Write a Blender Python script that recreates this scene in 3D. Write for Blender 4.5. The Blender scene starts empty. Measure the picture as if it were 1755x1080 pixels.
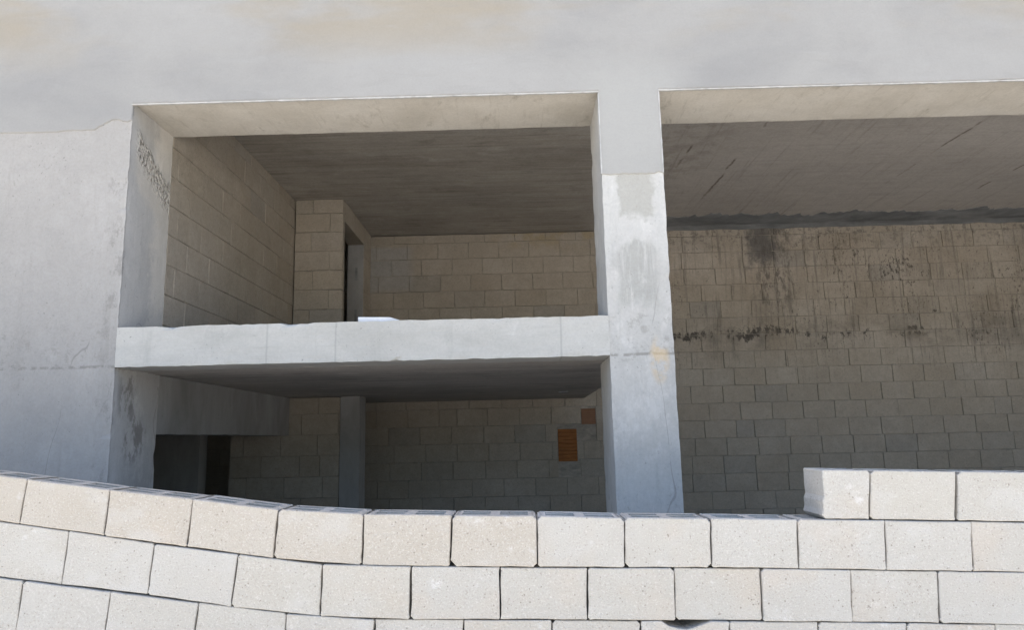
import bpy, math, random
from mathutils import Vector, Matrix, noise

random.seed(11)
sc = bpy.context.scene
COL = sc.collection

# ------------------------------------------------------------------ camera, sky, sun, exposure
EYE = 1.6                                     # eye height above the ground
FPX, PITCH, ROLL, YAW = 1246.7, .1682, .0229, -.0097
cy, sy = math.cos(YAW), math.sin(YAW)
cp, sp = math.cos(PITCH), math.sin(PITCH)
FWD = Vector((sy * cp, cy * cp, sp))
R0 = Vector((cy, -sy, 0))
U0 = Vector((-sy * sp, -cy * sp, cp))
RGT = R0 * math.cos(ROLL) - U0 * math.sin(ROLL)
UPV = R0 * math.sin(ROLL) + U0 * math.cos(ROLL)
cam = bpy.data.cameras.new('camera')
cam.sensor_width = 36.0
cam.lens = FPX / 1755 * 36
cam.clip_start = .05
cam.clip_end = 2000
camo = bpy.data.objects.new('camera', cam)
COL.objects.link(camo)
camo.matrix_world = Matrix(((RGT.x, UPV.x, -FWD.x, 0), (RGT.y, UPV.y, -FWD.y, 0), (RGT.z, UPV.z, -FWD.z, EYE), (0, 0, 0, 1)))
sc.camera = camo

SUN_EL, SUN_ROT = math.radians(67), math.radians(0)   # high sun behind the building: its front stands in the shade
w = bpy.data.worlds.new('World')
sc.world = w
w.use_nodes = True
wn = w.node_tree.nodes
sky = wn.new('ShaderNodeTexSky')
sky.sky_type = 'NISHITA'
sky.sun_disc = False
sky.sun_elevation = SUN_EL
sky.sun_rotation = SUN_ROT
sky.dust_density = 2.5
w.node_tree.links.new(sky.outputs[0], wn['Background'].inputs[0])
wn['Background'].inputs[1].default_value = .12
sl = bpy.data.lights.new('sun', 'SUN')
sl.energy = 5.0
sl.angle = math.radians(.5)
sl.color = (1, .955, .89)
so = bpy.data.objects.new('sun', sl)
COL.objects.link(so)
sdir = Vector((math.sin(SUN_ROT) * math.cos(SUN_EL), math.cos(SUN_ROT) * math.cos(SUN_EL), math.sin(SUN_EL)))
so.rotation_euler = sdir.to_track_quat('Z', 'Y').to_euler()
so.location = (0, 0, 20)
sc.view_settings.view_transform = 'Standard'
sc.view_settings.look = 'None'
sc.view_settings.gamma = 1
sc.view_settings.use_curve_mapping = False
sc.view_settings.exposure = 1.74
sc.cycles.use_denoising = True
sc.cycles.diffuse_bounces = 8
sc.cycles.max_bounces = 12


# ------------------------------------------------------------------ measuring helpers
def at_y(x, y, Y):
    """the point of the plane at depth Y that the photograph shows at (x, y)"""
    d = FWD * FPX + RGT * (x - 877.5) + UPV * (540 - y)
    d = d * (Y / d.y)
    return Vector((d.x, d.y, d.z + EYE))


def to_px(P):
    q = Vector(P) - Vector((0, 0, EYE))
    d = q.dot(FWD)
    if d < .1:
        return None
    return 877.5 + FPX * q.dot(RGT) / d, 540 - FPX * q.dot(UPV) / d


def lerp(a, b, t):
    return a + (b - a) * t


def table(pts, x):
    if x <= pts[0][0]:
        (a, b), (c, d) = pts[0], pts[1]
    elif x >= pts[-1][0]:
        (a, b), (c, d) = pts[-2], pts[-1]
    else:
        for i in range(len(pts) - 1):
            if pts[i][0] <= x <= pts[i + 1][0]:
                (a, b), (c, d) = pts[i], pts[i + 1]
                break
    return b + (d - b) * (x - a) / (c - a)


# ------------------------------------------------------------------ material helper
class NT:
    def __init__(self, name):
        self.m = bpy.data.materials.new(name)
        self.m.use_nodes = True
        self.t = self.m.node_tree
        self.b = self.t.nodes['Principled BSDF']
        self.b.inputs['Roughness'].default_value = .93
        self.b.inputs['Specular IOR Level'].default_value = .15
        g = self.t.nodes.new('ShaderNodeNewGeometry')
        self.pos = g.outputs['Position']
        self.nrm = g.outputs['Normal']
        s = self.t.nodes.new('ShaderNodeSeparateXYZ')
        self.lk(self.pos, s.inputs[0])
        self.x, self.y, self.z = s.outputs
        oi = self.t.nodes.new('ShaderNodeObjectInfo')
        self.rnd = oi.outputs['Random']
        self.own = oi.outputs['Color']

    def lk(self, a, b):
        self.t.links.new(a, b)

    def put(self, v, sock):
        if isinstance(v, (int, float)):
            sock.default_value = v
        elif isinstance(v, tuple):
            sock.default_value = v if len(v) == len(sock.default_value) else v + (1,)
        else:
            self.lk(v, sock)

    def map(self, scale, loc=(0, 0, 0), vec=None, rot=(0, 0, 0)):
        n = self.t.nodes.new('ShaderNodeMapping')
        self.lk(vec or self.pos, n.inputs['Vector'])
        n.inputs['Scale'].default_value = scale
        self.put(loc, n.inputs['Location'])
        n.inputs['Rotation'].default_value = rot
        return n.outputs[0]

    def shifted(self):
        """positions pushed apart from object to object, so that grain does not run on from block to block"""
        v = self.t.nodes.new('ShaderNodeVectorMath')
        v.operation = 'SCALE'
        v.inputs[0].default_value = (37, 53, 71)
        self.lk(self.rnd, v.inputs['Scale'])
        a = self.t.nodes.new('ShaderNodeVectorMath')
        a.operation = 'ADD'
        self.lk(self.pos, a.inputs[0])
        self.lk(v.outputs[0], a.inputs[1])
        return a.outputs[0]

    def noise(self, scale, detail=4, rough=.55, vec=None, dist=0):
        n = self.t.nodes.new('ShaderNodeTexNoise')
        self.lk(vec or self.pos, n.inputs['Vector'])
        n.inputs['Scale'].default_value = scale
        n.inputs['Detail'].default_value = detail
        n.inputs['Roughness'].default_value = rough
        n.inputs['Distortion'].default_value = dist
        return n.outputs[0]

    def voro(self, scale, vec=None):
        n = self.t.nodes.new('ShaderNodeTexVoronoi')
        self.lk(vec or self.pos, n.inputs['Vector'])
        n.inputs['Scale'].default_value = scale
        return n.outputs['Distance']

    def step(self, v, a, b):
        """0 below a, 1 above b (or the reverse when a > b)"""
        n = self.t.nodes.new('ShaderNodeMapRange')
        n.interpolation_type = 'SMOOTHSTEP'
        self.put(v, n.inputs[0])
        if a <= b:
            n.inputs[1].default_value, n.inputs[2].default_value = a, b
        else:
            n.inputs[1].default_value, n.inputs[2].default_value = b, a
            n.inputs[3].default_value, n.inputs[4].default_value = 1, 0
        return n.outputs[0]

    def math(self, op, a, b=0.0):
        n = self.t.nodes.new('ShaderNodeMath')
        n.operation = op
        self.put(a, n.inputs[0])
        self.put(b, n.inputs[1])
        return n.outputs[0]

    def mul(self, *a):
        r = a[0]
        for b in a[1:]:
            r = self.math('MULTIPLY', r, b)
        return r

    def band(self, v, a, b, s):
        return self.mul(self.step(v, a - s, a + s), self.step(v, b + s, b - s))

    def spot(self, c, r):
        """1 at the point c fading to 0 at radii r: a stain with a place of its own"""
        q = None
        for ax, cc, rr in zip((self.x, self.y, self.z), c, r):
            if rr:
                d = self.math('DIVIDE', self.math('SUBTRACT', ax, cc), rr)
                d = self.math('MULTIPLY', d, d)
                q = d if q is None else self.math('ADD', q, d)
        return self.step(q, 1.0, .15)

    def ramp(self, fac, stops):
        n = self.t.nodes.new('ShaderNodeValToRGB')
        self.lk(fac, n.inputs[0])
        e = n.color_ramp.elements
        while len(e) < len(stops):
            e.new(.5)
        for i, (p, c) in enumerate(stops):
            e[i].position = p
            e[i].color = c + (1,)
        return n.outputs[0]

    def mix(self, fac, a, b, mode='MIX'):
        n = self.t.nodes.new('ShaderNodeMix')
        n.data_type = 'RGBA'
        n.blend_type = mode
        self.put(fac, n.inputs[0])
        self.put(a, n.inputs[6])
        self.put(b, n.inputs[7])
        return n.outputs[2]

    def grain(self, c, scale, amt):
        n = self.noise(scale, 3, .75, self.map((1, 1, 1), (5, 9, 2)))
        m = self.noise(scale * .22, 5, .7, self.map((1, 1, 1), (1, 2, 7)))
        d, u = 1 - amt, 1 + amt * .8
        c = self.mix(1.0, c, self.ramp(n, [(.32, (d, d, d)), (.5, (1, 1, 1)), (.68, (u, u, u))]), 'MULTIPLY')
        d, u = 1 - amt * .7, 1 + amt * .5
        return self.mix(1.0, c, self.ramp(m, [(.32, (d, d, d)), (.5, (1, 1, 1)), (.68, (u, u, u))]), 'MULTIPLY')

    def color(self, c, scale=0, amt=0):
        if scale:
            c = self.grain(c, scale, amt)
        self.put(c, self.b.inputs['Base Color'])
        return self

    def bump(self, h, strength, dist=.01):
        n = self.t.nodes.new('ShaderNodeBump')
        n.inputs['Strength'].default_value = strength
        n.inputs['Distance'].default_value = dist
        self.lk(h, n.inputs['Height'])
        prev = self.b.inputs['Normal']
        if prev.is_linked:
            self.lk(prev.links[0].from_socket, n.inputs['Normal'])
        self.lk(n.outputs[0], prev)
        return self


MAT = {}


def front_block_material():
    t = NT('pale_concrete_block')
    v = t.shifted()
    big = t.noise(5, 4, .6, v)
    c = t.ramp(big, [(.3, (.385, .345, .29)), (.55, (.435, .405, .36)), (.75, (.46, .445, .42))])
    c = t.mix(.7, c, t.own)
    beige = t.step(t.noise(2.2, 3, .6, v), .52, .72)
    c = t.mix(t.mul(beige, .3), c, (.48, .40, .32))
    white = t.step(t.noise(9, 5, .62, v), .62, .74)
    c = t.mix(t.mul(white, .6), c, (.60, .595, .585))
    grain = t.noise(120, 3, .7, v)
    c = t.mix(t.step(grain, .57, .70), c, (.36, .32, .28))
    c = t.mix(t.mul(t.step(t.noise(75, 2, .6, t.map((1, 1, 1), (3, 8, 1), v)), .66, .72), .7), c, (.22, .195, .17))
    c = t.mix(t.mul(t.step(grain, .45, .33), .55), c, (.60, .58, .55))
    hole = t.mul(t.step(t.voro(34, v), .17, .09), t.step(t.noise(14, 3, .6, v), .50, .60))
    c = t.mix(t.mul(hole, .75), c, (.20, .18, .155))
    smear = t.step(t.noise(3.2, 5, .65, t.map((1, 1, 1.6), (2, 2, 2), v)), .55, .68)
    c = t.mix(t.mul(smear, .35), c, (.50, .49, .47))
    t.color(c)
    t.bump(hole, -.6, .008)
    t.bump(grain, .75, .005)
    t.bump(t.noise(30, 4, .6, v), .25, .006)
    return t.m


def inner_block_material(name, stained):
    t = NT(name)
    v = t.shifted()
    k = 1.07 if stained else 1.2
    tint = t.ramp(t.rnd, [(p, tuple(q * k for q in cc)) for p, cc in (
        (0, (.25, .23, .20)), (.04, (.242, .222, .19)), (.07, (.27, .24, .197)), (.3, (.29, .256, .21)), (.55, (.283, .251, .206)),
        (.8, (.272, .237, .19)), (.9, (.30, .268, .222)), (1, (.265, .238, .20)))])
    big = t.noise(4, 5, .65, v)
    c = t.mix(t.step(big, .3, .7), t.mix(.22, tint, (.22, .19, .155)), tint)
    wash = t.noise(.9, 4, .6)
    c = t.mix(t.mul(t.step(wash, .45, .7), .4), c, (.40, .36, .31))
    grain = t.noise(70, 3, .7, v)
    c = t.mix(t.mul(t.step(grain, .58, .7), .55), c, (.14, .12, .10))
    if stained:
        # splashes thrown on the wall at the height of the upper floor and below the ceiling
        speck = t.noise(11, 6, .74, t.map((1.15, 1, .7), (1, 2, 3), None, (0, .3, 0)), .4)
        fine = t.noise(30, 4, .72, t.map((1.1, 1, .5), (4, 2, 0), None, (0, .25, 0)))
        lvl = t.math('ADD', 1.46 + EYE, t.mul(t.math('SUBTRACT', t.noise(1.1, 4), .5), .5))
        dz = t.math('ABSOLUTE', t.math('SUBTRACT', t.z, lvl))
        east = t.step(t.x, 1.7, 2.2)
        line = t.mul(t.step(dz, .20, .01), east)
        dens = t.step(t.noise(1.3, 4, .65, t.map((1, 1, .5), (2.3, 0, 0))), .40, .66)
        dens = t.math('MAXIMUM', dens, t.math('MAXIMUM', t.spot((2.45, 0, 1.47 + EYE), (.55, 0, .5)), t.spot((3.65, 0, 1.45 + EYE), (.75, 0, .6))))
        drop = t.step(t.math('ADD', t.mul(line, t.math('ADD', .10, t.mul(dens, .17))), speck), .69, .80)
        c = t.mix(t.mul(drop, .9), c, (.04, .037, .034))
        soft = t.mul(t.step(dz, .42, .0), east, t.step(t.noise(2.6, 5, .65, t.map((.8, 1, 1.3))), .40, .66))
        c = t.mix(t.mul(soft, .6), c, (.12, .105, .09))
        zone = t.mul(east, t.step(t.z, .55 + EYE, 1.5 + EYE), t.step(t.z, 3.3 + EYE, 2.9 + EYE))
        sp2 = t.step(t.math('ADD', fine, t.mul(t.math('SUBTRACT', t.noise(1.4, 3), .5), .4)), .60, .70)
        c = t.mix(t.mul(sp2, zone, .85), c, (.05, .044, .038))
        run = t.noise(9, 6, .72, t.map((1.7, 1, .09), (0, 0, 5)))
        thin = t.noise(21, 4, .7, t.map((1.5, 1, .10), (2, 0, 1)))
        patchy = t.step(t.noise(1.2, 4, .6, t.map((1, 1, .7), (9, 0, 3))), .42, .60)
        low_ = t.mul(east, t.step(t.z, .05 + EYE, 1.0 + EYE), t.step(t.z, 3.3 + EYE, 2.9 + EYE))
        c = t.mix(t.mul(t.step(thin, .60, .68), patchy, low_, .45), c, (.06, .053, .046))
        c = t.mix(t.mul(t.step(run, .51, .66), zone, .6), c, (.115, .103, .09))
        brown = t.mul(zone, t.step(t.noise(1.7, 5, .65, t.map((1, 1, .8), (7, 0, 1))), .47, .68))
        c = t.mix(t.mul(brown, .3), c, (.17, .14, .105))
        # the dark cement spill under the ceiling and the runs below it
        wobble = t.mul(t.math('SUBTRACT', t.noise(4, 6, .72), .5), 1.0)
        edge = t.math('ADD', t.x, t.mul(wobble, .7))
        low = t.math('ADD', t.z, t.mul(wobble, .9))
        col = t.mul(t.step(edge, 3.45, 3.7), t.step(edge, 4.15, 3.9))
        spill = t.mul(col, t.step(low, 2.42 + EYE, 2.72 + EYE))
        c = t.mix(t.mul(spill, .82), c, (.085, .082, .08))
        tail = t.mul(t.step(edge, 3.5, 3.8), t.step(edge, 4.4, 4.05), t.step(low, 1.55 + EYE, 2.3 + EYE),
                     t.step(t.noise(14, 5, .75, t.map((1, 1, .4))), .46, .60))
        c = t.mix(t.mul(tail, .75), c, (.08, .072, .064))
        sg = t.mul(t.step(t.z, 2.62 + EYE, 3.1 + EYE), t.step(t.x, 1.0, 1.6), t.step(t.noise(10, 5, .7), .50, .62))
        c = t.mix(t.mul(sg, .6), c, (.10, .09, .08))
        # ochre under the ceiling of the left bay, grey cement patches
        oc = t.mul(t.step(t.z, 2.8 + EYE, 3.12 + EYE), t.step(t.x, -.6, 0), t.step(t.x, 1.5, 1.0), t.step(t.noise(4, 4, .6), .42, .6))
        c = t.mix(t.mul(oc, .55), c, (.26, .20, .10))
        gp = t.mul(t.step(t.x, -1.55, -1.75), t.step(t.z, 2.2 + EYE, 2.35 + EYE), t.step(t.z, 3.02 + EYE, 2.94 + EYE))
        c = t.mix(t.mul(gp, .6), c, (.27, .27, .265))
    else:
        ns = t.step(t.noise(11, 5, .7, t.map((1, 1, 1), (5, 5, 5))), .70, .75)
        c = t.mix(t.mul(ns, .7), c, (.09, .08, .07))
    t.color(c, 34, .10)
    t.bump(grain, .5, .005)
    t.bump(t.noise(18, 4, .6, v), .35, .008)
    return t.m


def plaster_material():
    t = NT('smooth_cement_plaster')
    cloud = t.noise(.75, 4, .55, t.map((1, 1, 1.7), (.3, 0, .2)), .4)
    c = t.ramp(cloud, [(.32, (.265, .264, .267)), (.5, (.305, .302, .30)), (.7, (.33, .327, .325))])
    ochre = t.mul(t.step(t.noise(.8, 4, .6, t.map((.7, 1, 2), (5, 0, 3))), .46, .68), t.step(t.z, 2.75 + EYE, 3.3 + EYE))
    c = t.mix(t.mul(ochre, .8), c, (.30, .268, .22))
    trowel = t.noise(5, 5, .6, t.map((.5, 1, 2.0), (1, 1, 1), None, (0, .3, 0)), .8)
    c = t.mix(t.mul(t.step(trowel, .55, .75), .25), c, (.345, .345, .345))
    c = t.mix(t.mul(t.step(trowel, .45, .3), .22), c, (.255, .253, .25))
    pale = t.mul(t.step(t.math('ADD', t.math('ABSOLUTE', t.math('SUBTRACT', t.x, .877)), t.mul(t.noise(2, 4), .5)), .85, .40), t.step(t.z, 3.05 + EYE, 2.6 + EYE))
    c = t.mix(t.mul(pale, .7), c, (.355, .355, .35))
    fine = t.noise(90, 3, .6)
    c = t.mix(t.mul(t.step(fine, .6, .75), .15), c, (.3, .29, .28))
    t.color(t.mix(1.0, c, (1.01, .995, .955), 'MULTIPLY'), 60, .03)
    t.bump(trowel, .2, .012)
    t.bump(fine, .12, .002)
    return t.m


def column_material():
    t = NT('limed_raw_concrete')
    cloud = t.noise(2.2, 5, .62, t.map((1, 1, .6)), .3)
    c = t.ramp(cloud, [(.3, (.325, .326, .33)), (.5, (.375, .375, .375)), (.7, (.415, .415, .415))])
    # board grain, upright
    grain = t.noise(24, 5, .65, t.map((1, 1, .09)))
    c = t.mix(t.mul(t.step(grain, .55, .72), .32), c, (.30, .30, .30))
    c = t.mix(t.mul(t.step(grain, .42, .28), .25), c, (.48, .48, .475))
    # lime wash left below the plaster, a grey patch in it, an arch of streaked grey under it
    wob = t.mul(t.math('SUBTRACT', t.noise(7, 5, .65), .5), .22)
    zz, xx = t.math('ADD', t.z, wob), t.math('ADD', t.x, t.mul(wob, .7))
    mid = t.mul(t.step(t.x, .5, .6), t.step(t.x, 1.3, 1.2), t.step(t.y, 5.25, 5.22))
    za = t.math('ADD', t.math('ADD', zz, t.mul(wob, .5)), t.mul(t.math('ABSOLUTE', t.math('SUBTRACT', t.x, .87)), .9))
    lime_and_lit_edge = t.mul(mid, t.step(za, 1.42 + EYE, 1.52 + EYE), t.step(t.z, 2.1 + EYE, 2.0 + EYE))
    c = t.mix(t.mul(lime_and_lit_edge, .65), c, (.40, .405, .41))
    patch = t.mul(mid, t.band(xx, .76, 1.03, .02), t.step(zz, 1.58 + EYE, 1.64 + EYE))
    c = t.mix(t.mul(patch, .9), c, (.30, .30, .29))
    arch = t.mul(mid, t.band(t.math('ADD', t.x, t.mul(wob, .5)), .74, 1.02, .035), t.step(zz, .85 + EYE, 1.0 + EYE), t.step(za, 1.50 + EYE, 1.42 + EYE))
    c = t.mix(t.mul(arch, t.step(grain, .36, .52), .7), c, (.27, .275, .27))
    lime2 = t.step(t.noise(3.0, 6, .7, t.map((1, 1, .7), (2, 1, 3)), .15), .52, .66)
    c = t.mix(t.mul(lime2, .5), c, (.50, .50, .505))
    # the face of the left pillar mixed towards a darker grey; crumbly lime along the inner edge of its reveal
    face = t.mul(t.step(t.x, -2.90, -2.945), t.step(t.y, 5.23, 5.215))
    c = t.mix(t.mul(face, t.math('ADD', .55, t.mul(t.noise(2.4, 5, .65), .35))), c, (.285, .278, .272))
    inner = t.mul(t.step(t.x, -2.98, -2.95), t.step(t.x, -2.86, -2.9), t.step(t.z, .5 + EYE, .9 + EYE),
                  t.step(t.math('ADD', t.y, t.mul(t.math('SUBTRACT', t.noise(6, 6, .72), .5), .5)), 5.55, 5.68))
    c = t.mix(t.mul(inner, .7), c, (.50, .485, .46))
    # broken, darkened concrete low on the left reveal and at the inner edge of the left pillar
    rot = t.noise(8, 6, .75, t.map((1, 1, .6), (3, 3, 3)))
    sp1 = t.mul(t.step(t.x, -2.98, -2.95), t.step(t.x, -2.86, -2.9), t.math('MAXIMUM', t.spot((-2.93, 5.52, .08 + EYE), (0, .22, .26)), t.spot((-2.93, 5.40, .38 + EYE), (0, .16, .30))))
    c = t.mix(t.mul(sp1, t.step(rot, .47, .58), .75), c, (.16, .155, .15))
    sp2 = t.mul(t.step(t.y, 5.25, 5.22), t.step(t.x, -3.16, -3.0), t.step(t.x, -2.8, -2.9), t.step(rot, .55, .66))
    c = t.mix(t.mul(sp2, .55), c, (.19, .185, .18))
    # hairline cracks
    cn = t.noise(1.5, 2.5, .5, t.map((1.2, 1, .4), (3, 4, 8)))
    crack = t.mul(t.step(t.math('ABSOLUTE', t.math('SUBTRACT', cn, .5)), .0045, .0015), t.step(t.z, 1.4 + EYE, .7 + EYE), t.step(t.noise(2.5, 2), .46, .56))
    c = t.mix(t.mul(crack, .45), c, (.16, .155, .15))
    cold = t.mul(t.step(t.math('ABSOLUTE', t.math('SUBTRACT', t.math('ADD', t.z, t.mul(wob, .12)), .578 + EYE)), .016, .004), t.step(t.noise(14, 4, .7), .42, .55))
    c = t.mix(t.mul(cold, .7), c, (.19, .185, .175))
    node = t.mul(t.band(zz, .55 + EYE, .88 + EYE, .04), t.step(t.noise(17, 5, .72), .52, .64))
    c = t.mix(t.mul(node, .5), c, (.23, .225, .215))
    # dark weathering and pock marks
    wear = t.noise(13, 6, .75, t.map((1, 1, .55), (7, 0, 2)), .5)
    c = t.mix(t.mul(t.step(wear, .62, .73), .6), c, (.20, .195, .185))
    rust = t.mul(t.spot((1.0, 5.2, .53 + EYE), (.085, 0, .20)), t.step(t.noise(9, 4, .6), .38, .55))
    c = t.mix(t.mul(rust, .6), c, (.47, .36, .22))
    # honeycombed patch high on the left reveal, running down into a pale crumbly streak
    rag = t.noise(9, 5, .7)
    diag = t.math('SUBTRACT', t.math('ADD', t.z, t.math('MULTIPLY', t.math('SUBTRACT', t.y, 5.3), .55)), 2.37 + EYE)
    hcz = t.mul(t.step(t.math('ADD', diag, t.mul(t.math('SUBTRACT', rag, .5), .3)), -.40, -.30), t.step(t.math('ADD', diag, t.mul(t.math('SUBTRACT', rag, .5), .2)), .10, .04),
                t.step(t.x, -2.98, -2.95), t.step(t.x, -2.86, -2.9), t.step(t.y, 5.26, 5.36))
    hc = t.mul(hcz, t.step(t.math('ADD', diag, t.mul(rag, .12)), -.16, -.02))
    c = t.mix(t.mul(hcz, .75), c, (.44, .425, .40))
    peb = t.voro(38)
    pit = t.mul(hc, t.step(t.noise(30, 4, .7), .50, .60))
    c = t.mix(t.mul(pit, .7), c, (.15, .14, .125))
    c = t.mix(t.mul(hc, t.step(peb, .16, .04), .5), c, (.52, .50, .47))
    pore = t.mul(t.step(t.noise(55, 3, .6), .66, .71), t.step(t.noise(4, 3), .42, .6))
    c = t.mix(t.mul(pore, .6), c, (.15, .145, .14))
    drip = t.noise(9, 5, .7, t.map((1, 1, .07), (4, 0, 1)))
    c = t.mix(t.mul(t.step(drip, .56, .74), .35), c, (.24, .235, .225))
    c = t.mix(1.0, c, t.own, 'MULTIPLY')
    t.color(c, 55, .055)
    t.bump(grain, .45, .008)
    t.bump(wear, .45, .010)
    t.bump(pore, -.4, .006)
    t.bump(t.mul(hc, peb), .9, .02)
    return t.m


def beam_material():
    t = NT('pale_beam_concrete')
    cloud = t.noise(1.6, 5, .6, t.map((.7, 1, 1.6), (4, 0, 0)), .3)
    c = t.ramp(cloud, [(.3, (.405, .40, .385)), (.5, (.47, .465, .45)), (.7, (.515, .51, .495))])
    g = t.noise(20, 5, .65, t.map((.10, 1, 1.3)))
    c = t.mix(t.mul(t.step(g, .55, .72), .32), c, (.37, .362, .345))
    wear = t.noise(9, 6, .75, t.map((1, 1, 1), (3, 0, 9)), .5)
    c = t.mix(t.mul(t.step(wear, .62, .72), .5), c, (.27, .265, .255))
    c = t.mix(t.mul(t.step(wear, .42, .3), .35), c, (.58, .58, .57))
    # butt joints between the shuttering sheets
    jx = None
    for xx in (-1.83, -1.33, .30):
        j = t.step(t.math('ABSOLUTE', t.math('SUBTRACT', t.math('ADD', t.x, t.mul(t.noise(8, 2), .01)), xx + .005)), .010, .003)
        jx = j if jx is None else t.math('MAXIMUM', jx, j)
    c = t.mix(t.mul(jx, .4), c, (.28, .275, .27))
    pore = t.mul(t.step(t.noise(50, 3, .6), .66, .71), t.step(t.noise(3, 3), .42, .6))
    c = t.mix(t.mul(pore, .6), c, (.18, .175, .17))
    drip = t.noise(8, 5, .7, t.map((1, 1, .12), (9, 0, 1)))
    c = t.mix(t.mul(t.step(drip, .55, .74), .35), c, (.32, .315, .305))
    t.color(t.mix(1.0, c, (1.02, 1.0, .95), 'MULTIPLY'), 55, .05)
    t.bump(g, .4, .008)
    t.bump(wear, .25, .008)
    return t.m


def soffit_material():
    t = NT('shuttered_soffit')
    cloud = t.noise(1.8, 5, .6)
    c = t.ramp(cloud, [(.3, (.48, .445, .385)), (.55, (.55, .515, .455)), (.75, (.585, .555, .50))])
    g = t.noise(16, 5, .68, t.map((1.4, .12, 1)))
    c = t.mix(t.mul(t.step(g, .56, .72), .5), c, (.38, .345, .29))
    c = t.mix(t.mul(t.step(g, .42, .3), .35), c, (.59, .56, .50))
    st = t.noise(7, 6, .7, t.map((1, .5, 1), (3, 3, 3)), .5)
    c = t.mix(t.mul(t.step(st, .56, .70), .6), c, (.33, .30, .25))
    t.color(c, 50, .07)
    t.bump(g, .35, .006)
    return t.m


def ceiling_material(name, dark, lines):
    t = NT(name)
    cloud = t.noise(.8, 5, .62, t.map((.6, 1.2, 1)))
    k = dark
    c = t.ramp(cloud, [(.3, (.19 * k, .172 * k, .15 * k)), (.5, (.25 * k, .228 * k, .198 * k)), (.72, (.31 * k, .288 * k, .258 * k))])
    blot = t.noise(2.3, 6, .68, t.map((.8, 1.3, 1), (4, 1, 0)), .5)
    c = t.mix(t.mul(t.step(blot, .54, .70), .55), c, (.135 * k, .128 * k, .105 * k))
    c = t.mix(t.mul(t.step(blot, .44, .30), .40), c, (.36 * k, .335 * k, .305 * k))
    seam = t.math('FRACT', t.math('MULTIPLY', t.math('ADD', t.y, t.mul(t.noise(1.5, 3), .03)), 1 / .22))
    board = t.noise(1.0, 2, .5, t.map((.25, 4.5, 1), (3, 0, 0)))
    c = t.mix(t.mul(t.step(board, .50, .62), .16), c, (.31 * k, .295 * k, .27 * k))
    seam = t.mul(t.step(t.math('ABSOLUTE', t.math('SUBTRACT', seam, .5)), .06, .015), t.step(t.noise(2.2, 4, .6, t.map((.5, 2, 1))), .44, .58))
    c = t.mix(t.mul(seam, .4), c, (.12 * k, .105 * k, .09 * k))
    g = t.noise(9, 6, .7, t.map((.10, 1.8, 1)))
    c = t.mix(t.mul(t.step(g, .52, .70), .6), c, (.13 * k, .116 * k, .10 * k))
    c = t.mix(t.mul(t.step(g, .44, .3), .35), c, (.36 * k, .335 * k, .30 * k))
    if lines:
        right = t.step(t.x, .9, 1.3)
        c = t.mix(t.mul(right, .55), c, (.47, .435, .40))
        d = t.noise(13, 6, .7, t.map((1.5, .045, 1), (0, 0, 0), None, (0, 0, .10)))
        c = t.mix(t.mul(t.step(d, .54, .72), right, .45), c, (.20, .175, .15))
        c = t.mix(t.mul(t.step(d, .44, .30), right, .25), c, (.48, .45, .41))
        for xx, ya, yb in ((1.98, 6.6, 8.4), (2.62, 6.2, 9.4), (4.9, 5.9, 9.0), (6.3, 6.0, 10.0)):
            wv = t.math('ADD', t.math('ADD', t.x, t.mul(t.math('SUBTRACT', t.noise(2.5, 4), .5), .10)), t.math('MULTIPLY', t.math('SUBTRACT', t.y, 7.5), .035))
            ln = t.mul(t.step(t.math('ABSOLUTE', t.math('SUBTRACT', wv, xx)), .022, .004), t.step(t.y, ya - .3, ya + .3), t.step(t.y, yb + .4, yb - .4),
                       t.step(t.noise(3, 4, .6, t.map((1, 1, 1), (xx, 0, 0))), .42, .58))
            c = t.mix(t.mul(ln, .75), c, (.11, .085, .065))
        dark_blot = t.mul(t.spot((1.95, 7.7, 3.2), (.55, 1.5, 0)), t.step(t.noise(4, 5, .7), .45, .6))  # a darker blotch on the ceiling of the right bay
        c = t.mix(t.mul(dark_blot, .25), c, (.14, .12, .095))
    t.color(c, 32, .10)
    t.bump(g, .4, .008)
    return t.m


def plain_material(name, a, b, scale, bump=.3, stretch=(1, 1, 1)):
    t = NT(name)
    n = t.noise(scale, 5, .65, t.map(stretch), .4)
    c = t.ramp(n, [(.3, a), (.7, b)])
    f = t.noise(scale * 14, 3, .7)
    c = t.mix(t.mul(t.step(f, .58, .72), .4), c, tuple(x * .6 for x in a))
    t.color(c)
    t.bump(n, bump, .01)
    t.bump(f, bump, .003)
    return t.m


MAT['front'] = front_block_material()
MAT['back'] = inner_block_material('stained_block', True)
MAT['inner'] = inner_block_material('plain_block', False)
MAT['plaster'] = plaster_material()
MAT['column'] = column_material()
MAT['beam'] = beam_material()
MAT['soffit'] = soffit_material()
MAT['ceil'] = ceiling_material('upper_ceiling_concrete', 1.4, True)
MAT['ceil_low'] = ceiling_material('lower_ceiling_concrete', 1.85, False)
MAT['mortar'] = plain_material('mortar', (.16, .145, .125), (.36, .325, .275), 5, .3, (1, 1, 2))
MAT['front_mortar'] = plain_material('pale_mortar', (.36, .33, .29), (.46, .43, .38), 9)
MAT['cement'] = plain_material('dark_cement', (.12, .125, .128), (.29, .295, .295), 3.2, .6, (.5, 1, 1))
MAT['clay'] = plain_material('orange_clay', (.20, .082, .030), (.27, .115, .042), 9, .4, (1, 1, 3))
MAT['clay_pale'] = plain_material('dusty_clay', (.21, .115, .07), (.26, .15, .095), 9)
MAT['board'] = plain_material('white_board', (.62, .62, .63), (.74, .74, .75), 7)
MAT['lime_and_lit_edge'] = plain_material('lime_and_lit_edge', (.36, .355, .345), (.50, .49, .475), 14, .3)  # pale colour of the edge strips, with the caught light painted in
MAT['floor'] = plain_material('dark_floor', (.22, .21, .195), (.30, .285, .26), 2, .3)
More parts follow.
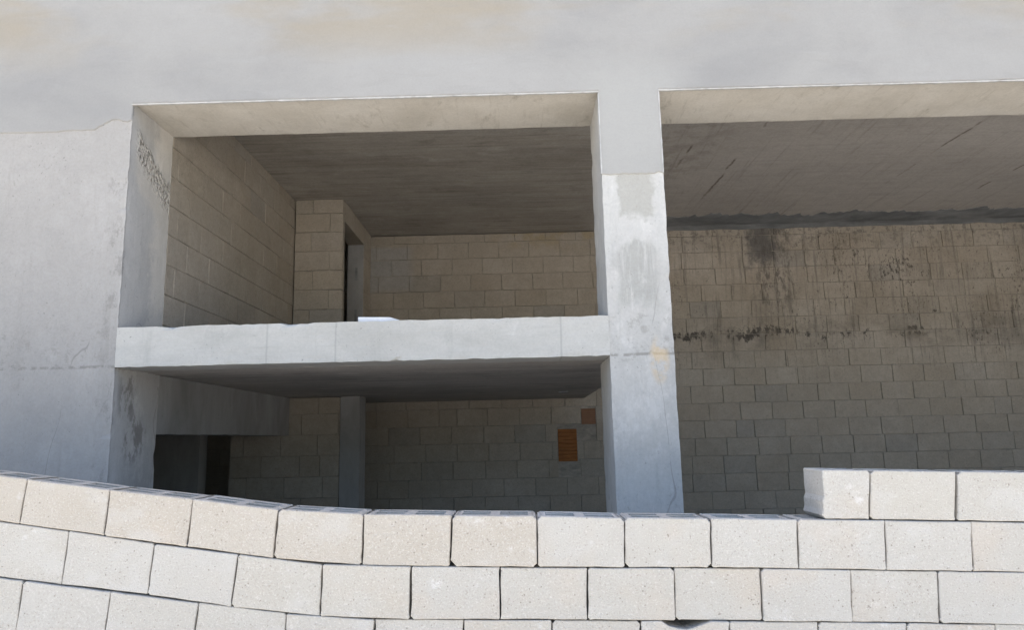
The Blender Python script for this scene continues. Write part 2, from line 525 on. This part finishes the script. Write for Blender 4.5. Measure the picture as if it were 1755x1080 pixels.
MAT['ground'] = plain_material('dusty_ground', (.50, .475, .43), (.58, .555, .51), .8, .5)
MAT['grey'] = plain_material('grey_concrete', (.22, .215, .205), (.33, .325, .315), 3, .4, (1, 1, .4))


# ------------------------------------------------------------------ geometry helpers
def link(name, verts, faces, mat, parent=None, loc=None):
    me = bpy.data.meshes.new(name)
    me.from_pydata([tuple(v) for v in verts], [], faces)
    me.materials.append(mat)
    me.update()
    o = bpy.data.objects.new(name, me)
    COL.objects.link(o)
    if loc is not None:
        o.location = loc
    if parent is not None:
        o.parent = parent
    return o


def thing(name, label, cat, loc=(0, 0, 0), group=None):
    o = bpy.data.objects.new(name, None)
    COL.objects.link(o)
    o.empty_display_size = .2
    o.location = loc
    o['label'] = label
    o['category'] = cat
    o['kind'] = 'thing'
    if group:
        o['group'] = group
    return o


def box(name, x0, x1, y0, y1, z0, z1, mat, parent=None, step=None, amp=0.0, seed=0.0):
    """a box; with a step its faces are cut into a grid and roughened"""
    if not step:
        vs = [(x, y, z) for z in (z0, z1) for y in (y0, y1) for x in (x0, x1)]
        fs = [(0, 2, 3, 1), (4, 5, 7, 6), (0, 1, 5, 4), (2, 6, 7, 3), (0, 4, 6, 2), (1, 3, 7, 5)]
        return link(name, vs, fs, mat, parent)
    n = [max(1, int(round((b - a) / s))) for a, b, s in zip((x0, y0, z0), (x1, y1, z1), step)]
    idx, vs, fs = {}, [], []

    def v(i, j, k):
        key = (i, j, k)
        if key not in idx:
            p = Vector((lerp(x0, x1, i / n[0]), lerp(y0, y1, j / n[1]), lerp(z0, z1, k / n[2])))
            edge = sum(((i in (0, n[0])), (j in (0, n[1])), (k in (0, n[2]))))
            q = p * 13 + Vector((seed, seed * 2, seed * 3))
            d = Vector((noise.noise(q), noise.noise(q + Vector((9, 4, 2))), noise.noise(q + Vector((3, 8, 7)))))
            q2 = q * 4.1
            d += .6 * Vector((noise.noise(q2), noise.noise(q2 + Vector((9, 4, 2))), noise.noise(q2 + Vector((3, 8, 7)))))
            p = p + d * amp * (1.0 if edge > 1 else .35)
            if edge > 1 and amp > .0045:                    # arrises knocked off here and there
                bite = noise.noise(q * .33 + Vector((5, 5, 5))) + .5 * noise.noise(q * 1.1) - .50
                if bite > 0:
                    mid = Vector(((x0 + x1) / 2, (y0 + y1) / 2, (z0 + z1) / 2))
                    for ax, nn, ii in ((0, n[0], i), (1, n[1], j), (2, n[2], k)):
                        if ii in (0, nn):
                            p[ax] += min(.018, bite * .036) * (1 if mid[ax] > p[ax] else -1)
            idx[key] = len(vs)
            vs.append(p)
        return idx[key]
    for j in range(n[1]):
        for k in range(n[2]):
            fs.append((v(0, j, k), v(0, j, k + 1), v(0, j + 1, k + 1), v(0, j + 1, k)))
            fs.append((v(n[0], j, k), v(n[0], j + 1, k), v(n[0], j + 1, k + 1), v(n[0], j, k + 1)))
    for i in range(n[0]):
        for k in range(n[2]):
            fs.append((v(i, 0, k), v(i + 1, 0, k), v(i + 1, 0, k + 1), v(i, 0, k + 1)))
            fs.append((v(i, n[1], k), v(i, n[1], k + 1), v(i + 1, n[1], k + 1), v(i + 1, n[1], k)))
    for i in range(n[0]):
        for j in range(n[1]):
            fs.append((v(i, j, 0), v(i, j + 1, 0), v(i + 1, j + 1, 0), v(i + 1, j, 0)))
            fs.append((v(i, j, n[2]), v(i + 1, j, n[2]), v(i + 1, j + 1, n[2]), v(i, j + 1, n[2])))
    return link(name, vs, fs, mat, parent)


def prism(name, outline, y0, y1, mat, parent=None, chamfer=0.0, loc=None):
    """an outline in x, z (counter-clockwise seen from the front) with its front at y0 and its back at y1"""
    n = len(outline)
    rings = []
    if chamfer:
        ins = []
        for i in range(n):
            a, b, c = Vector(outline[i - 1]), Vector(outline[i]), Vector(outline[(i + 1) % n])
            d1, d2 = (b - a).normalized(), (c - b).normalized()
            m = Vector((-d1.y, d1.x)) + Vector((-d2.y, d2.x))
            m = m / max(.6, m.length_squared / 2) if m.length > 1e-6 else Vector((-d1.y, d1.x))
            ins.append(b + m * chamfer)
        rings.append([(p[0], y0, p[1]) for p in ins])
        rings.append([(p[0], y0 + chamfer, p[1]) for p in outline])
    else:
        rings.append([(p[0], y0, p[1]) for p in outline])
    rings.append([(p[0], y1, p[1]) for p in outline])
    vs = [p for r in rings for p in r]
    fs = [tuple(range(n))]
    for k in range(len(rings) - 1):
        for i in range(n):
            j = (i + 1) % n
            fs.append((k * n + i, (k + 1) * n + i, (k + 1) * n + j, k * n + j))
    fs.append(tuple(reversed(range((len(rings) - 1) * n, len(rings) * n))))
    return link(name, vs, fs, mat, parent, loc)


# ------------------------------------------------------------------ ground
def ground():
    n, S = 60, 400.0
    vs, fs = [], []
    for j in range(n + 1):
        for i in range(n + 1):
            u, v = i / n * 2 - 1, j / n * 2 - 1
            x, y = S * u * abs(u) ** 1.6, S * v * abs(v) ** 1.6
            vs.append((x, y, .03 * noise.noise(Vector((x * .4, y * .4, 0))) - .02))
    for j in range(n):
        for i in range(n):
            a = j * (n + 1) + i
            fs.append((a, a + 1, a + n + 2, a + n + 1))
    o = link('ground', vs, fs, MAT['ground'])
    o['kind'] = 'structure'
    return o


ground()

# ------------------------------------------------------------------ the concrete frame
XL, XC1, XC2 = -2.927, .646, 1.107             # left reveal, both sides of the middle column
ZL, ZT, ZB = 2.618 + EYE, .862 + EYE, .571 + EYE
ZC, ZS = 3.182 + EYE, .098 + EYE
YF, YR, YN, YB = 5.2, 5.862, 9.21, 10.99
XN = -2.284
XW, XE = -7.0, 11.2                              # the outer ends
ROOF = 4.3 + EYE

bld = thing('concrete_building', 'unfinished raw concrete building with open bays behind the pale block wall', 'building', (0, YF, 0))
bld_inv = Matrix.Translation((0, -YF, 0))


def part(o):
    o.parent = bld
    o.matrix_parent_inverse = bld_inv
    return o


mid_column = part(box('column', XC1, XC2, YF + .006, YR, -.1, ZL - .002, MAT['column'], None, (.046, .066, .04), .0046, 1.0))
left_column = part(box('column', XW, XL, YF + .006, YR - .004, -.1, ZL - .002, MAT['column'], None, (.1, .05, .04), .0048, 7.0))
part(box('column', XE - .5, XE, YF + .006, YR, -.1, ZL - .002, MAT['column'], None, (.1, .1, .1), .006, 5.0))
mid_column.color = (1.24, 1.205, 1.13, 1)
left_column.color = (1.10, 1.07, 1.02, 1)
part(box('floor_beam', XL - .002, XC1 + .002, YF + .003, YF + .30, ZB, ZT, MAT['beam'], None, (.05, .06, .03), .0055, 3.0))
part(box('lintel', XW + .003, XE - .003, YF + .012, YR + .003, ZL, ROOF - .02, MAT['soffit'], None, (.09, .08, .2), .0042, 4.0))
part(box('floor_slab', XW + .005, .95, YF + .303, YB + .15, ZB + .002, ZT - .012, MAT['ceil_low'], None, (.3, .3, .3), .004, 2.0))
part(box('roof_slab', XW + .006, XE - .006, YR + .006, YB + .3, ZC, ROOF, MAT['ceil'], None, (.3, .3, .4), .004, 6.0))
part(box('side_beam', XL - .3, XL, YR, YN + .26, ZS, ZB - .003, MAT['grey'], None, (.1, .1, .1), .006, 8.0))
part(box('column', XN + .003, XN + .25, YN + .003, YN + .34, -.1, ZB - .002, MAT['grey'], None, (.08, .1, .1), .004, 9.0))


def plaster():
    """the smooth coat: one outline over the lintel beam with a tongue down each column"""
    y = YF - .003
    x0, x1 = XW - .01, XE + .01

    def P(px, py):
        q = at_y(px, py, y)
        return (q.x, q.z)
    pts = []

    def rough(a, b, n, amp, seed):
        for i in range(n):
            t = i / n
            x, z = lerp(a[0], b[0], t), lerp(a[1], b[1], t)
            pts.append((x + amp * noise.noise(Vector((x * 31, z * 31, seed))), z + amp * (noise.noise(Vector((x * 27, z * 27, seed + 5))) + .5 * noise.noise(Vector((x * 6, z * 6, seed + 2))))))
    zl = ZL - .012
    zt2 = at_y(1085, 297, y).z
    left_end = [(x0, 2.35 + EYE), (-3.5, 2.40 + EYE), P(160, 222), P(190, 205), P(212, 210), (XL + .002, 2.47 + EYE)]
    for a, b in zip(left_end[:-1], left_end[1:]):
        rough(a, b, 6, .02, 1)
    rough((XL + .002, 2.47 + EYE), (XL + .002, zl), 4, .003, 2)
    rough((XL + .002, zl), (XC1 - .002, zl), 160, .003, 3)
    rough((XC1 - .002, zl), (XC1 - .002, zt2), 12, .003, 4)
    rough((XC1 - .002, zt2), (XC2 + .002, zt2), 14, .012, 5)
    rough((XC2 + .002, zt2), (XC2 + .002, zl), 12, .003, 6)
    rough((XC2 + .002, zl), (XE - .5, zl), 260, .004, 7)
    rough((XE - .5, zl), (XE - .5, 1.5 + EYE), 6, .003, 8)
    rough((XE - .5, 1.5 + EYE), (x1, 1.5 + EYE), 6, .01, 9)
    pts.extend([(x1, 1.5 + EYE), (x1, ROOF + .05), (x0, ROOF + .05)])
    return part(prism('plaster_coat', pts, y, YF + .020, MAT['plaster'], None, .006))


plaster()

def lit_edge(x0, x1, z0, z1, name='lit_edge_strip'):
    # a pale strip whose colour paints the light caught along an edge of the coat
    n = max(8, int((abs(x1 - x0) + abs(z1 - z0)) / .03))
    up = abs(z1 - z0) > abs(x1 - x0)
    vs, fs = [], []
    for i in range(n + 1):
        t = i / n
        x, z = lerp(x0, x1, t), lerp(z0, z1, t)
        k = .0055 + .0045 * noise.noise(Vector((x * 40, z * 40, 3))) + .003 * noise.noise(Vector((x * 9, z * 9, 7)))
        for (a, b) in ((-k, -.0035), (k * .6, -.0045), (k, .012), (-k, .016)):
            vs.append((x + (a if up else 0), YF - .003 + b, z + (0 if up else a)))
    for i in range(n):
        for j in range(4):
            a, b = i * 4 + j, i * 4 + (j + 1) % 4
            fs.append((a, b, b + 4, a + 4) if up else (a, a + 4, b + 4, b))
    return part(link(name, vs, fs, MAT['lime_and_lit_edge'], None))


zt_ = at_y(1085, 297, YF).z
lit_edge(XL - .004, XC1 + .004, ZL - .020, ZL - .020)
lit_edge(XC2 - .004, XE - .5, ZL - .020, ZL - .020)
lit_edge(XC1 + .001, XC1 + .001, zt_, ZL - .03)
lit_edge(XC2 - .001, XC2 - .001, zt_, ZL - .03)

# closing walls that the openings never show directly
for nm, a in (('side_wall', (XW + .02, XW + .25, YR + .01, YB + .2, 1.4, ZC - .003)),
              ('side_wall', (XE - .25, XE - .02, YR + .01, YB + .2, -.1, ZC - .003)),
              ('partition', (-5.4, -4.05, YN + .02, YN + .25, -.1, ZB - .004)),
              ('rear_light_stop', (XW + .03, XE - .03, YB + .253, YB + .29, -.1, ZC - .003)),  # unseen sheet added behind the back wall to stop daylight leaking in
              ('side_wall', (XW + .02, XW + .25, YR + .01, YB + .2, -.1, 1.397))):
    part(box(nm, *a, MAT['grey']))
part(box('hole_shade_block', .48, .60, 9.26, 9.34, ZB - .012, ZB + .05, MAT['cement'], None))  # dark block; its colour stands in for the shade of a slab hole


part(box('ground_floor', XW + .26, XE - .26, YF + .1, YB + .1, -.15, .06, MAT['floor']))


# ------------------------------------------------------------------ block walls inside
def unit_block(seed, mat_key):
    """a block 1 x 1 seen from the front (front at y=0, 0.1 deep), outline slightly chipped; kept under 50 triangles"""
    rnd = random.Random(seed)
    cx, cz = .016, .028
    o = []
    for (a, b) in (((0, 0), (1, 0)), ((1, 0), (1, 1)), ((1, 1), (0, 1)), ((0, 1), (0, 0))):
        for t in (0, .5):
            k = .012 if t == 0 else .006
            x, z = lerp(a[0], b[0], t), lerp(a[1], b[1], t)
            x += (.5 - x) * 2 * rnd.random() * k
            z += (.5 - z) * 2 * rnd.random() * k * 1.8
            o.append((x - .5, z - .5))
    ob = prism('block', o, 0, .1, MAT[mat_key], None, .007)
    me = ob.data
    bpy.data.objects.remove(ob)
    return me


UNITS = {k: [unit_block(100 + i, k) for i in range(7)] for k in ('back', 'inner')}
LB, HB = .472, .258


def visible(P):
    q = to_px(P)
    if q is None:
        return False
    x, y = q
    if not (-15 < x < 1770 and 0 < y < 1080):
        return False
    top = 884 if x > 500 else 830
    if x > 1385:
        top = 806
    if y > top + 4:
        return False
    if P[1] > YR + .05:
        if x < 200 or 1042 < x < 1133 or y < 205:
            return False
        if 556 < y < 600 and x < 1140:
            return False
    return True


def block_wall(parent, inv, key, plane, a0, a1, z0, z1, zref, off, face, skip=(), limit=None, fixed=()):
    """lay blocks on a plane. plane 'y': the wall looks at the camera at depth face and a runs along x; plane 'x+': it looks
    towards +x at x=face and a runs along y. Returns how many single blocks were laid; what no view shows is joined into one part."""
    rnd = random.Random(int(off * 1000) + int(z1 * 77))
    rects = []
    k0 = math.floor((z0 - zref) / HB)
    k = k0
    while zref + k * HB < z1 - .02:
        za, zb = max(z0, zref + k * HB), min(z1, zref + (k + 1) * HB)
        if zb - za > .03:
            a = a0 - ((off + .5 * (k % 2) + rnd.uniform(-.06, .06)) % 1.0) * LB
            while a < a1 - .02:
                L = LB * rnd.uniform(.97, 1.03)
                if rnd.random() < .04:
                    L *= .55
                p, q = max(a, a0), min(a + L, a1)
                a += L
                if q - p < .05:
                    continue
                if any(p < sb and q > sa and za < sd - .01 and zb > sc_ + .01 for sa, sb, sc_, sd in skip):
                    for sa, sb, sc_, sd in skip:
                        if p < sb and q > sa and za < sd - .01 and zb > sc_ + .01:
                            if p < sa - .05:
                                rects.append((p, sa, za, zb))
                            if q > sb + .05:
                                rects.append((sb, q, za, zb))
                    continue
                rects.append((p, q, za, zb))
        k += 1
    hid_v, hid_f, n = [], [], 0

    def P(a, z, d=0.0):
        return (a, face + d, z) if plane == 'y' else (face - d, a, z)
    for (p, q, za, zb) in rects:
        see = any(visible(P(a, z)) for a in (p, (p + q) / 2, q) for z in (za, (za + zb) / 2, zb))
        g = rnd.choice((.001, .001, .0015, .002, .004, .007))
        gz = rnd.choice((.001, .0012, .002, .003, .006)) if plane == 'y' else rnd.choice((.0006, .001, .0015, .003))
        if see and (limit is None or n < limit):
            o = bpy.data.objects.new('block', rnd.choice(UNITS[key]))
            COL.objects.link(o)
            out = rnd.gauss(0, .0032 if plane == 'y' else .0008)
            c = P((p + q) / 2, (za + zb) / 2, out)
            o.location = c
            o.rotation_euler = (rnd.gauss(0, .004), 0, rnd.gauss(0, .003) + (math.pi / 2 if plane == 'x+' else 0))
            o.scale = (q - p - g, 1, zb - za - gz)
            o.parent = parent
            o.matrix_parent_inverse = inv
            n += 1
        else:
            b = len(hid_v)
            for d in (0, .1):
                for (a, z) in ((p + .004, za + .003), (q - .004, za + .003), (q - .004, zb - .003), (p + .004, zb - .003)):
                    hid_v.append(P(a, z, d))
            hid_f += [tuple(b + i for i in f) for f in ((0, 1, 2, 3), (0, 4, 5, 1), (1, 5, 6, 2), (2, 6, 7, 3), (3, 7, 4, 0))]
    if hid_v:
        o = link('block_rest', hid_v, hid_f, MAT[key], parent)
        o.matrix_parent_inverse = inv
        o['kind'] = 'stuff'
    return n


def wall_thing(label, loc):
    t = thing('block_wall', label, 'wall', loc)
    return t, Matrix.Translation((-loc[0], -loc[1], -loc[2]))


def wpart(o, t, inv):
    o.parent = t
    o.matrix_parent_inverse = inv
    return o


# the long wall at the back, through both bays and both storeys
bw, bi = wall_thing('tall block wall across the back of both bays, splashed with dark cement stains', (2, YB, 0))
zref = at_y(1500, 715, YB).z
c0, c1 = at_y(955, 735, YB), at_y(991, 792, YB)
d0, d1 = at_y(995, 700, YB), at_y(1022, 728, YB)
skips = [(c0.x, c1.x, c1.z, c0.z), (d0.x, d1.x, d1.z, d0.z)]
nb = block_wall(bw, bi, 'back', 'y', XW + .25, XE - .25, -.1, ZC - .020, zref, .35, YB, skips)
wpart(box('mortar', XW + .25, XE - .25, YB + .011, YB + .25, -.1, ZC - .022, MAT['mortar']), bw, bi)


def clay(x0, x1, z0, z1, mat, label):
    """a clay brick with ribs across its face, set a little unevenly between the blocks"""
    n = 9
    prof = [(YB + .10, z0)]
    for i in range(n):
        for t, d in ((.06, .006), (.2, -.004), (.8, -.005), (.94, .006)):
            prof.append((YB + d, lerp(z0, z1, (i + t) / n)))
    prof.append((YB + .10, z1))
    m = len(prof)
    vs = [(x0, y, z) for y, z in prof] + [(x1, y - .004, z) for y, z in prof]
    fs = [(i, i + m, i + m + 1, i + 1) for i in range(m - 1)] + [tuple(range(m)), tuple(reversed(range(m, 2 * m)))]
    b = link('clay_brick', vs, fs, mat)
    b['label'] = label
    wpart(b, bw, bi)


clay(c0.x + .008, c1.x - .008, c1.z + .006, c0.z - .006, MAT['clay'], 'orange clay brick let into the grey blocks')
clay(d0.x + .008, d1.x - .008, d1.z + .006, d0.z - .006, MAT['clay_pale'], 'dusty reddish clay brick')


def cement_band():
    """the dark cement smeared along the ceiling above the wall of the right bay: a thin wavy sheet under the slab"""
    vs, fs = [], []
    n = 240
    for i in range(n + 1):
        x = lerp(1.95, XE - .3, i / n)
        w_ = .60 + .22 * noise.noise(Vector((x * 1.1, 0, 0))) + .20 * noise.noise(Vector((x * 3.3, 3, 0))) + .13 * noise.noise(Vector((x * 9, 6, 0))) + .08 * noise.noise(Vector((x * 23, 9, 0)))
        for j in range(5):
            t = j / 4
            y = lerp(YB - w_, YB - .004, t)
            h = (.004 + .014 * math.sin(min(1, t * 1.6) * math.pi / 2)) + .006 * noise.noise(Vector((x * 5, y * 5, 1)))
            if j == 4:
                h = .05 + .02 * noise.noise(Vector((x * 3, 1, 1)))
            vs.append((x, y, ZC - max(h, .0055)))
    m = len(vs)
    vs += [(x, y, ZC + .003) for (x, y, z) in vs]
    for i in range(n):
        for j in range(4):
            a = i * 5 + j
            fs.append((a, a + 1, a + 6, a + 5))
        a = i * 5
        fs.append((a, a + 5, m + a + 5, m + a))
    return part(link('cement_smear', vs, fs, MAT['cement'], None))


cement_band()

# the left wall of the upper room
lw, li = wall_thing('plain block wall along the left side of the upper room', (XL, 7.5, ZT))
block_wall(lw, li, 'inner', 'x+', YR + .004, YN + .1, ZT - .01, ZC - .004, ZT + .12, .2, XL)
wpart(box('mortar', XL - .25, XL - .009, YR + .004, YN + .1, ZT - .011, ZC - .005, MAT['mortar']), lw, li)

# the short wall facing the camera at the end of the left wall, and its return with a doorway
sw, si = wall_thing('narrow block wall facing forward in the upper room corner, beside the doorway', (-2.6, YN, ZT))
block_wall(sw, si, 'inner', 'y', XL + .012, XN, ZT - .01, ZC - .004, ZT + .06, .55, YN)
wpart(box('mortar', XL + .012, XN - .012, YN + .011, YN + .1, ZT - .011, ZC - .005, MAT['mortar']), sw, si)
rw, ri = wall_thing('block return wall with a tall dark doorway in the upper room', (XN, 10.1, ZT))
DZ = 2.90 + EYE
block_wall(rw, ri, 'inner', 'x+', 10.52, YB - .01, ZT - .01, ZC - .004, ZT + .06, .3, XN)
wpart(box('door_jamb', XN - .24, XN - .012, 10.5, YB - .012, ZT - .011, DZ, MAT['grey'], None), rw, ri)
wpart(box('door_lintel', XN - .238, XN - .002, YN + .11, YB - .011, DZ + .003, ZC - .005, MAT['inner'], None), rw, ri)
for zz in (1.75, 2.38):
    wpart(box('jamb_slot_shade', XN - .13, XN - .095, 10.494, 10.51, zz + EYE - .02, zz + EYE + .17, MAT['cement'], None), rw, ri)  # dark boxes just proud of the jamb, painting the shade inside slots

# the wall of the lower room under the side beam
lo, loi = wall_thing('shaded block wall at the back left of the lower room, beside the thin column', (-3, YN, 0))
block_wall(lo, loi, 'inner', 'y', -3.66, XN - .002, -.1, ZB - .006, ZS + .003, .1, YN + .006)
wpart(box('mortar', -3.65, XN - .004, YN + .017, YN + .23, -.1, ZB - .007, MAT['mortar']), lo, loi)

# ------------------------------------------------------------------ the front wall of pale hollow blocks
YW, DW = 3.4, .225
T0 = [(-60, 808), (0, 815), (158, 835), (187, 839), (330, 855), (477, 873), (622, 881), (775, 883), (920, 884), (1070, 887), (1218, 888), (1370, 890), (1597, 893), (1820, 897)]
T1 = [(-60, 886), (0, 894), (158, 917), (176, 919), (250, 931), (319, 938), (400, 949), (468, 958), (555, 968), (621, 971), (771, 972), (921, 973), (1071, 974), (1220, 974), (1369, 976), (1597, 979), (1820, 983)]
T2 = [(-60, 983), (0, 990), (158, 1011), (252, 1020), (340, 1034), (396, 1041), (490, 1052), (549, 1057), (642, 1062), (703, 1063), (857, 1063), (1007, 1064), (1157, 1065), (1308, 1066), (1460, 1067), (1597, 1069), (1820, 1073)]


def shift(t, d):
    return [(x, y + d) for x, y in t]


ROWS = [
    (T0, T1, [(-95, -112, 1), (45, 32, 2), (187, 177, 5), (330, 319, 2), (477, 468, 6), (623, 620, 5), (775, 771, 5), (920, 921, 5), (1070, 1071, 3), (1218, 1220, 4), (1366, 1369, 3), (1516, 1519, 2), (1664, 1668, 3), (1815, 1818, 3)], True),
    (T1, T2, [(-185, -198, 3), (-32, -46, 3), (116, 103, 3), (264, 252, 4), (408, 396, 3), (553, 549, 6), (705, 703, 6), (857, 857, 4), (1007, 1007, 4), (1155, 1158, 3), (1304, 1308, 2), (1457, 1461, 2), (1607, 1611, 3), (1760, 1764, 3), (1910, 1914, 2)], False),
    (T2, shift(T2, 92), [(-110, -124, 3), (40, 27, 3), (190, 177, 2), (340, 327, 2), (491, 484, 4), (642, 639, 3), (795, 794, 4), (946, 946, 6), (1098, 1099, 3), (1250, 1252, 3), (1402, 1405, 3), (1554, 1558, 3), (1706, 1710, 3), (1858, 1862, 3)], False),
]
for r in range(3, 6):
    o_ = 75 if r % 2 else 0
    ROWS.append((shift(T2, 92 * (r - 2)), shift(T2, 92 * (r - 1)), [(x + o_, x + o_, 4) for x in range(-945, 1900, 151)], False))

fw = thing('boundary_wall', 'pale concrete block wall in the foreground, its courses climbing at the left end', 'wall', (0, YW, 0))
fwi = Matrix.Translation((0, -YW, 0))
PXM = 1 / 372.0


def front_block(px_top, px_bot, t_top, t_bot, gl, gr, hollow, rnd, notch=None, cut=(0, 0, 0, 0), jag=False):
    """one block given by its place in the course; becomes a solid 0.225 m deep with chipped edges and, in the top course, open cells"""
    xa0, xa1 = px_top
    xb0, xb1 = px_bot
    yo = YW + rnd.gauss(0, .004)
    jy = rnd.uniform(-.5, .5)
    gz = rnd.choice((.02, .1, .2, .45))

    def Q(x, y):
        q = at_y(x, y, YW)
        return Vector((q.x, q.z))
    tl, tr = Q(xa0 + gl / 2, table(t_top, xa0) + gz + jy + .3), Q(xa1 - gr / 2, table(t_top, xa1) + gz + jy + .3)
    bl, br = Q(xb0 + gl / 2, table(t_bot, xb0) - gz + jy - .3), Q(xb1 - gr / 2, table(t_bot, xb1) - gz + jy - .3)
    out = []

    def side(a, b, n, amp, ca, cb):
        d = b - a
        nrm = Vector((-d.y, d.x)).normalized()
        L = d.length
        ts = [ca / L] + [(i + .5 + rnd.uniform(-.3, .3)) / n for i in range(n)] + [1 - cb / L]
        ts = [t for t in ts if ca / L + .03 < t < 1 - cb / L - .03]
        ts = [ca / L] + ts + [1 - cb / L]
        for i, t in enumerate(ts):
            out.append(a + d * t + nrm * (amp * rnd.random() if 0 < i < len(ts) - 1 else 0))
    cs = [.003 + rnd.choice((0, .001, .002, .003, .006, .011)) + c for c in cut]          # bl, br, tr, tl
    side(bl, br, 5, .003, cs[0], cs[1])
    side(br, tr, 4, .004, cs[1], cs[2])
    if notch:
        d = tl - tr
        out.append(tr + d * .01)
        for x, dz in notch:
            q = Q(x, table(t_top, x))
            out.append(Vector((q.x, q.y - dz)))
        out.append(tl - d * .01)
    else:
        side(tr, tl, 5, .002, cs[2], cs[3])
    side(tl, bl, 7 if jag else 4, .010 if jag else .004, cs[3], cs[0])
    c = (tl + tr + bl + br) / 4
    loc = Vector((c.x, yo, c.y))
    pts = [(p.x - c.x, p.y - c.y) for p in out]
    if not hollow:
        o = prism('block', pts, 0, DW, MAT['front'], None, .0028)
    else:
        # walls of the block below, an open-celled top above
        o = prism('block', pts, 0, DW, MAT['front'], None, .0035)
        me = o.data
        hv = [v.co.copy() for v in me.vertices]
        faces = [tuple(p.vertices) for p in me.polygons]
        # the top faces between the front chamfer ring and the back ring are replaced by a grid with cells
        n = len(pts)
        top = [i for i in range(n) if pts[i][1] > max(p[1] for p in pts) - .05 and abs(pts[i][0]) < 9]
        zt_l = Vector((tl.x - c.x, tl.y - c.y))
        zt_r = Vector((tr.x - c.x, tr.y - c.y))
        keep = []
        for f in faces:
            co = [hv[i] for i in f]
            cen = sum(co, Vector()) / len(co)
            nz = (co[1] - co[0]).cross(co[2] - co[1])
            if len(f) == 4 and nz.length > 0 and abs(nz.normalized().z) > .9 and cen.z > 0 and cen.y > .03:
                continue
            keep.append(f)
        us = [0, .10, .44, .56, .90, 1]
        ds = [.0055, .045, .105, .125, .185, DW]
        base = len(hv)
        L = len(us)

        def topz(u):
            x = lerp(zt_l.x, zt_r.x, u)
            e = .010 if u in (0, 1) else 0
            return Vector((x + (.004 if u == 0 else -.004 if u == 1 else 0), 0, lerp(zt_l.y, zt_r.y, u) - .0015 - e * .4))
        for d in ds:
            for u in us:
                p = topz(u)
                hv.append(Vector((p.x, d, p.z + rnd.uniform(-.0015, .001))))
        cellb = len(hv)
        for d in ds:
            for u in us:
                p = topz(u)
                hv.append(Vector((p.x, d, p.z - .16)))
        for j in range(L - 1):
            for i in range(L - 1):
                a = j * L + i
                q4 = (a, a + 1, a + L + 1, a + L)
                if i in (1, 3) and j in (1, 3):
                    t4 = [base + k for k in q4]
                    b4 = [cellb + k for k in q4]
                    keep.append(tuple(b4))
                    for s in range(4):
                        e = (s + 1) % 4
                        keep.append((t4[s], b4[s], b4[e], t4[e]))
                else:
                    keep.append(tuple(base + k for k in q4))
        bpy.data.objects.remove(o)
        o = link('block', hv, keep, MAT['front'])
    o.location = loc
    px_mid = (xa0 + xa1) / 2
    if t_top is T0 and px_mid < 930:
        tint = rnd.choice(((.425, .388, .337), (.43, .395, .347), (.417, .376, .322)))
    else:
        tint = rnd.choice(((.438, .422, .390), (.436, .420, .386), (.440, .420, .380), (.444, .430, .402)))
    o.color = tint + (1,)
    o.rotation_euler = (rnd.gauss(0, .004), 0, rnd.gauss(0, .004))
    o.parent = fw
    o.matrix_parent_inverse = fwi
    return o


rnd = random.Random(5)
for ri_, (ta, tb, joints, hollow) in enumerate(ROWS):
    while joints[-1][0] < 2900:
        joints.append((joints[-1][0] + 151, joints[-1][1] + 152, 3))
    while joints[0][0] > -900:
        joints.insert(0, (joints[0][0] - 145, joints[0][1] - 145, 3))
    for a, b in zip(joints[:-1], joints[1:]):
        notch = None
        cut = (0, 0, 0, 0)
        if ri_ == 2 and a[0] == 1098:
            notch = [(1219, 0), (1205, .012), (1188, .027), (1176, .035), (1160, .030), (1145, .020), (1133, 0)]
        if ri_ == 0 and a[0] == 775:
            cut = (.022, .012, .010, .012)
        if ri_ == 0 and a[0] == 477:
            cut = (.0, .01, .004, .0)
        if ri_ == 0 and a[0] in (920, 1070):
            cut = (.006, .004, .014, .012)
        front_block((a[0], b[0]), (a[1], b[1]), ta, tb, a[2] * .34, b[2] * .34, hollow, rnd, notch, cut)
# the raised course at the right end
RT = [(1400, 805), (1597, 807), (1820, 810)]
for (a, b, jag) in (((1409, 1410, 0), (1492, 1491, 1), True), ((1492, 1491, 1), (1640, 1640, 3), False), ((1640, 1640, 3), (1790, 1790, 3), False), ((1790, 1790, 3), (1941, 1942, 3), False), ((1941, 1942, 3), (2092, 2094, 3), False),
                  ((2092, 2094, 3), (2243, 2246, 3), False), ((2243, 2246, 3), (2394, 2398, 3), False), ((2394, 2398, 3), (2546, 2550, 3), False)):
    front_block((a[0], b[0]), (a[1], b[1]), RT, T0, a[2], b[2], True, rnd, None, (.002, 0, 0, .004), jag)

# a few hardened mortar beds, deep in the joints
wpart(box('mortar', -4.4, 5.2, YW + .06, YW + .19, -.05, .74, MAT['front_mortar']), fw, fwi)

# ------------------------------------------------------------------ the white board on the edge of the upper floor
def board():
    t = thing('board', 'white board offcut lying on the edge of the upper floor', 'board', (-1.02, 5.36, ZT))
    inv = Matrix.Translation((1.02, -5.36, -ZT))
    z = ZT + .004
    o = [(-1.185, z), (-.85, z), (-.87, z + .008), (-.95, z + .035), (-1.186, z + .042)]
    b = prism('panel', o, 5.27, 5.45, MAT['board'], None, .003)
    b.parent = t
    b.matrix_parent_inverse = inv
    return t


board()
